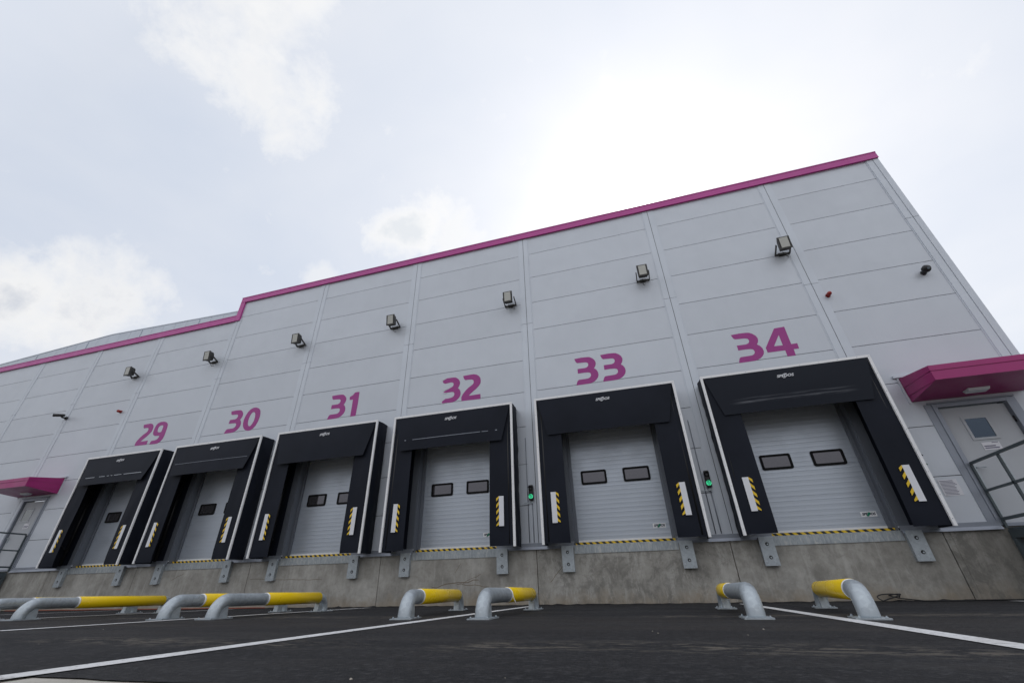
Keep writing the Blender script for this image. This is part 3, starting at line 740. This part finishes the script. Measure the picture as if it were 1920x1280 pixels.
# ------------------------------------------------------------------ notices
def notice(x0, x1, z0, z1, y, label, lines, skew=0):
    mb = MB(); mb.box(x0, x1, y - .003, y, z0, z1); mb.mi = 1
    for i in range(lines):
        z = z1 - (z1 - z0) * (i + 1) / (lines + 1); w = (x1 - x0) * random.uniform(.55, .86); h = .005 if lines > 3 else .011
        if lines <= 3 and i == 0:
            mb.box(x1 - (x1 - x0) * .42, x1 - .02, y - .0045, y - .0032, z + .02, z + .032); continue
        a = x0 + (x1 - x0) * .07; mb.box(a, a + w, y - .0045, y - .0032, z - h, z + h)
    tag(mb.build('notice', ['notice', 'ink']), label, 'notice')
notice(6.63, 6.92, 2.49, 2.64, .046, 'white sign plate under the window of the right grey door', 3)
notice(5.58, 5.885, 1.69, 1.99, -.004, 'paper sheet of printed lines on the wall between dock 34 and the right door', 11)
notice(-21.60, -21.32, 2.46, 2.64, .046, 'small white sign under the window of the left grey door', 3)

# ------------------------------------------------------------------ access stairs / railings
def railing(x, dirx, label, rise):
    S = thing('access_landing', (x, 0, 0), label, 'landing', None)
    L = 1.62
    def r(y): return -y * rise
    def bar(mb, y0, y1, z, w=.022, h=.022):
        mb.hexa([(-w, y1, z - h + r(y1)), (w, y1, z - h + r(y1)), (w, y0, z - h + r(y0)), (-w, y0, z - h + r(y0)), (-w, y1, z + h + r(y1)), (w, y1, z + h + r(y1)), (w, y0, z + h + r(y0)), (-w, y0, z + h + r(y0))])
    mb = MB()
    bar(mb, -.055, -L, 2.245); bar(mb, -.075, -L, 1.735, .018, .02); bar(mb, -.075, -L, 1.24, .018, .025)
    mb.build('handrail', 'darksteel', S)
    for y in (-.05, -.79, -1.6):
        mb = MB(); mb.box(-.018, .018, y - .018, y + .018, 1.10 + r(y), 2.222 + r(y)); mb.mi = 1
        mb.box(dirx * .026 - .007, dirx * .026 + .007, y - .016, y + .016, 1.30 + r(y), 1.70 + r(y)); mb.box(dirx * .026 - .007, dirx * .026 + .007, y - .016, y + .016, 1.78 + r(y), 2.2 + r(y))
        mb.build('post', ['darksteel', 'galv'], S)
    mb = MB(); a, b = sorted((dirx * .0, dirx * 1.45)); mb.box(a, b, -L, -.06, 1.065, 1.095); mb.build('platform', 'darksteel', S)
    mb = MB()
    a, b = sorted((dirx * -.02, dirx * .06)); mb.box(a, b, -L, -.06, .93, 1.06); mb.build('side_beam', 'darksteel', S)
    mb = MB(); mb.box(*sorted((dirx * 1.38, dirx * 1.46)), -L, -.06, .93, 1.06)
    mb.build('side_beam', 'darksteel', S)
    for y in (-.1, -1.56):
        for xx in (.02, 1.42):
            mb = MB(); c_ = dirx * xx
            mb.box(c_ - .05, c_ + .05, y - .035, y - .025, gz(y), .929); mb.box(c_ - .05, c_ - .04, y - .0249, y + .03, gz(y), .929); mb.box(c_ + .04, c_ + .05, y - .0249, y + .03, gz(y), .929)
            mb.box(c_ - .09, c_ + .09, y - .08, y + .08, gz(y) - .01, gz(y) + .012); mb.build('leg', 'darksteel', S)
railing(6.22, 1, 'dark steel landing and railing at the right grey door', .045)
railing(-21.0, -1, 'dark steel landing and railing at the left grey door', .03)

# ------------------------------------------------------------------ wheel guides
def wheel_guide(n_, f_, s0, label, band_white=True):
    n_ = Vector((n_[0], n_[1], gz(n_[1]))); f_ = Vector((f_[0], f_[1], gz(f_[1])))
    L = (f_ - n_).length; d = (f_ - n_).normalized(); up = Vector((0, 0, 1)); up = (up - d * up.dot(d)).normalized(); sd = d.cross(up)
    G = thing('wheel_guide', n_, label, 'wheel guide', 'yellow-sleeved steel wheel guides on the asphalt')
    hC, rad, r = .228, .205, .084
    P = lambda a, h, s=0.: d * a + up * h + sd * s
    pts = [P(0, .012), P(0, hC - rad)]
    for i in range(1, 13):
        an = math.pi / 2 * i / 12; pts.append(P(rad - rad * math.cos(an), hC - rad + rad * math.sin(an)))
    k = 16
    for i in range(1, k): pts.append(P(rad + (L - 2 * rad) * i / k, hC))
    for i in range(0, 13):
        an = math.pi / 2 * i / 12; pts.append(P(L - rad + rad * math.sin(an), hC - rad + rad * math.cos(an)))
    pts.append(P(L, .012))
    MB().tube(pts, r, 28).build('pipe', 'galv', G)
    a0 = rad + (L - 2 * rad) * s0; a1 = L - rad - .01
    MB().tube([P(a0, hC), P(a0 + .004, hC), P(a1 - .004, hC), P(a1, hC)], [r + .004, r + .008, r + .008, r + .004], 32).build('sleeve', 'yellow', G)
    if band_white: MB().tube([P(a0 - .028, hC), P(a0 - .026, hC), P(a0 - .003, hC), P(a0 - .001, hC)], [r + .001, r + .005, r + .006, r + .003], 28).build('end_tape', 'white', G)
    for c0, sg in ((0, 1), (L, -1)):
        mb = MB()
        q = [P(c0 - sg * .15, .0, -.13), P(c0 + sg * .25, .0, -.13), P(c0 + sg * .25, .0, .13), P(c0 - sg * .15, 0, .13)]
        mb.hexa([tuple(v_) for v_ in q] + [tuple(v_ + up * .013) for v_ in q])
        bp = mb.build('base_plate', 'galv', G)
        mb = MB()
        for (a, s) in ((-.115, -.1), (-.115, .1), (.215, -.1), (.215, .1)):
            b0 = P(c0 + sg * a, .0135, s); mb.tube([b0, b0 + up * .009], .012, 6); mb.tube([b0 + up * .009, b0 + up * .016], .006, 6)
        mb.build('anchor_bolts', 'galv', bp)
        mb = MB()                               # gusset web under the elbow
        for s in (-.045, .037):
            poly = [(c0 + sg * .075, .0135), (c0 + sg * .235, .0135), (c0 + sg * .20, hC - .07), (c0 + sg * .10, hC - .05)]
            A = [P(a, h, s) for a, h in poly]; B = [P(a, h, s + .008) for a, h in poly]
            mb.hexa([tuple(x_) for x_ in (A[0], A[1], B[1], B[0], A[3], A[2], B[2], B[3])])
        poly = [(.222, .0135), (.23, .0135), (.20, hC - .065), (.192, hC - .065)]
        A = [P(c0 + sg * a, h, -.037) for a, h in poly]; B = [P(c0 + sg * a, h, .037) for a, h in poly]
        mb.hexa([tuple(x_) for x_ in (A[0], A[1], B[1], B[0], A[3], A[2], B[2], B[3])])
        mb.build('gusset', 'galv', G)
    return G
WG = [((1.67, -5.25), (2.12, -2.55), .04, 'wheel guide standing alone at far right, right of the white line below dock 34'),
      ((.76, -5.15), (.83, -2.55), .60, 'wheel guide with scratched elbow, left of the white line at dock 34'),
      ((-2.1, -5.1), (-2.17, -2.3), .36, 'wheel guide standing on the white line below dock 32'),
      ((-3.12, -5.05), (-3.58, -2.25), .12, 'wheel guide below dock 32, left of the white line'),
      ((-6.22, -4.95), (-6.45, -2.3), .35, 'wheel guide below dock 31 with tape at its sleeve, right of its pair'),
      ((-7.06, -5.0), (-7.4, -2.3), .17, 'wheel guide below dock 30 partly hidden behind another guide elbow'),
      ((-10.1, -5.05), (-10.45, -2.3), .25, 'long yellow wheel guide at the left in front of docks 29 and 30'),
      ((-11.05, -5.05), (-11.5, -2.3), .20, 'wheel guide at the left edge of the photo, mostly behind a longer one')]
for i, (a, b, s0, lb) in enumerate(WG):
    G = wheel_guide(a, b, s0, lb)
    if i == 2:
        MB().tube([(.082, .96, .235), (.09, .97, .20), (.10, .98, .15), (.12, .98, .11), (.135, .985, .09)], [.006, .006, .005, .004, .003], 6).build('cable_tie', 'white', G)

# ------------------------------------------------------------------ loose cables at the wall foot
P = []
for i in range(60):
    f = i / 59
    if f < .5: an = f * 2 * math.pi * 2.4; P.append((3.92 + .17 * math.cos(an) + .04 * math.sin(an * 2.3), -.10 + .04 * math.sin(an), .0 + .055 + .05 * math.sin(an + f * 3)))
    else: q = (f - .5) * 2; P.append((4.05 + 3.4 * q, -.06 - .03 * math.sin(q * 9), gz(-.06) + .012 + .05 * max(0, .12 - q) / .12))
tag(MB().tube(P, .010, 6).build('cable', 'wire'), 'coiled black cable lying at the foot of the concrete wall right of dock 34', 'cable')
P = [(-20 + 10.1 * i / 40, -.14 - .03 * math.sin(i * 1.1), gz(-.14) + .02) for i in range(41)]
P[-1] = (P[-1][0], P[-1][1], P[-1][2])
hs = MB().tube(P, .010, 8).build('hose', 'orange'); tag(hs, 'thin orange hose lying along the foot of the concrete wall at left', 'hose')

# ------------------------------------------------------------------ light, sky, camera
SUN = Vector((.11972653, .69332046, .71061403))
sl = bpy.data.lights.new('sun', 'SUN'); sl.energy = 3.5; sl.angle = R(.6); sl.color = (1, .95, .88)
so = bpy.data.objects.new('sun', sl); COL.objects.link(so); so.rotation_euler = SUN.to_track_quat('Z', 'Y').to_euler()
wd = bpy.data.worlds.new('World'); scn.world = wd; wd.use_nodes = True
t = NT.__new__(NT); t.t = wd.node_tree; t.b = None
bg = wd.node_tree.nodes['Background']
sky = t.n('ShaderNodeTexSky', sky_type='NISHITA'); sky.sun_disc = False
sky.sun_elevation = R(45.3); sky.sun_rotation = R(9.8); sky.altitude = 200; sky.air_density = 1.; sky.dust_density = 3.; sky.ozone_density = 1.
tc = t.n('ShaderNodeTexCoord'); D = tc.outputs['Generated']
def vdot(v):
    x = t.n('ShaderNodeVectorMath', operation='DOT_PRODUCT'); t.l(D, x.inputs[0]); x.inputs[1].default_value = v; return x.outputs['Value']
SKY_S = .10
base = t.mix(1., sky.outputs[0], (SKY_S,) * 3, 'MULTIPLY')
sx = t.n('ShaderNodeSeparateXYZ'); t.l(D, sx.inputs[0])
pl = t.n('ShaderNodeVectorMath', operation='DIVIDE'); t.l(D, pl.inputs[0])
den = t.math('ADD', t.math('MAXIMUM', sx.outputs[2], 0.), .32)
cb = t.n('ShaderNodeCombineXYZ'); [t.l(den, cb.inputs[i]) for i in range(3)]
t.l(cb.outputs[0], pl.inputs[1]); CV = pl.outputs[0]
veil_n = t.noise(CV, 1.1, 5, .55, .3)
ds = vdot(SUN)
dsp = t.math('MAXIMUM', ds, 0.)
# high thin cloud veil: brighter towards the sun
veil = t.mix(t.ramp(veil_n, [(.35, 0.), (.7, 1.)]), (.69, .75, .86), (.87, .89, .935))
c = t.mix(.88, base, veil)
# unseen half of the sky opposite the sun, brightened as added facade fill
back = t.ramp(sx.outputs[1], [(0.0, 1.), (.12, 0.)])
bk = t.n('ShaderNodeMapRange'); bk.inputs['From Min'].default_value = .15; bk.inputs['From Max'].default_value = -.65
t.l(sx.outputs[1], bk.inputs['Value'])
c = t.mix(t.math('MULTIPLY', bk.outputs[0], .9), c, (1.10, 1.13, 1.2))
lo = t.n('ShaderNodeMapRange'); lo.inputs['From Min'].default_value = .02; lo.inputs['From Max'].default_value = .5  # dims the low part of that unseen sky for darker dock interiors
lo.inputs['To Min'].default_value = .22; lo.inputs['To Max'].default_value = 1.
t.l(sx.outputs[2], lo.inputs['Value'])
lc = t.n('ShaderNodeCombineXYZ'); [t.l(lo.outputs[0], lc.inputs[i]) for i in range(3)]
c = t.mix(bk.outputs[0], c, t.mix(1., c, lc.outputs[0], 'MULTIPLY'))
# cumulus
def puff(d, r0, r1, seed, s=6.):
    d = Vector(d).normalized(); dd = vdot(d)
    mp = t.n('ShaderNodeMapping'); mp.inputs['Location'].default_value = (seed, seed * 1.7, 0); t.l(D, mp.inputs[0])
    n_ = t.noise(mp.outputs[0], s, 11, .62, .15)
    ang = t.math('ARCCOSINE', t.math('MINIMUM', dd, 1.))
    mr = t.n('ShaderNodeMapRange'); mr.inputs['From Min'].default_value = r1; mr.inputs['From Max'].default_value = r0; t.l(ang, mr.inputs['Value'])
    q = t.math('ADD', t.math('MULTIPLY', n_, 2.2), t.math('MULTIPLY', mr.outputs[0], 1.0))
    return t.ramp(t.math('MULTIPLY', q, .5), [(.75, 0.), (.96, 1.)]), q
PUFFS = [((-.50, .13, .855), .0, .29, 3.1, 7.5, .7, (.86, .87, .88)), ((-.545, .26, .79), .0, .20, 1.2, 8., .75, (.88, .88, .89)), ((-.40, .19, .89), .0, .10, 4.2, 9., .55, (.9, .9, .9)),
         ((-.40, .60, .69), -.0, .15, 5.3, 8., .8, (.74, .77, .80)), ((-.33, .65, .69), .0, .15, 7.7, 9., .7, (.88, .89, .89)),
         ((-.846, .316, .428), .0, .17, 8.2, 7., .85, (.72, .74, .79)), ((-.885, .28, .385), .0, .15, 2.4, 7., .85, (.64, .67, .73)), ((-.60, .56, .57), .0, .06, 6.4, 10., .5, (.9, .9, .9))]
for d_, r0, r1, sd, sc, op, core in PUFFS:
    mk, n_ = puff(d_, r0, r1, sd, sc)
    cc = t.ramp(t.math('MULTIPLY', n_, .4), [(.66, (.95, .945, .935)), (.75, (.90, .90, .90)), (.87, core)])
    c = t.mix(t.math('MULTIPLY', mk, op), c, cc)
# aureole round the sun
au = t.math('ADD', t.math('ADD', t.math('MULTIPLY', t.math('POWER', dsp, 3.), .12), t.math('MULTIPLY', t.math('POWER', dsp, 14.), .03)), t.math('ADD', t.math('MULTIPLY', t.math('POWER', dsp, 90.), .20), t.math('MULTIPLY', t.math('POWER', dsp, 700.), 2.5)))
g3 = t.n('ShaderNodeCombineXYZ'); t.l(au, g3.inputs[0]); t.l(t.math('MULTIPLY', au, .985), g3.inputs[1]); t.l(t.math('MULTIPLY', au, .95), g3.inputs[2])
c = t.mix(1., c, g3.outputs[0], 'ADD')
t.l(c, bg.inputs['Color']); bg.inputs['Strength'].default_value = 1.0

cam = bpy.data.cameras.new('camera'); co = bpy.data.objects.new('camera', cam); COL.objects.link(co); scn.camera = co
cam.sensor_width = 36; cam.sensor_fit = 'HORIZONTAL'; cam.lens = 761.0038 * 36 / 1920; cam.clip_start = .05; cam.clip_end = 2000
pitch, roll, yaw = .5148, -.0314, -.2705
f = Vector((math.sin(yaw) * math.cos(pitch), math.cos(yaw) * math.cos(pitch), math.sin(pitch)))
r = Vector((math.cos(yaw), -math.sin(yaw), 0)); u = r.cross(f)
r2 = r * math.cos(roll) + u * math.sin(roll); u2 = -r * math.sin(roll) + u * math.cos(roll)
co.matrix_world = Matrix(((r2.x, u2.x, -f.x, -.1738), (r2.y, u2.y, -f.y, -10.3885), (r2.z, u2.z, -f.z, .6501), (0, 0, 0, 1)))
scn.view_settings.view_transform = 'Standard'; scn.view_settings.look = 'None'
scn.view_settings.exposure = 0; scn.view_settings.gamma = 1
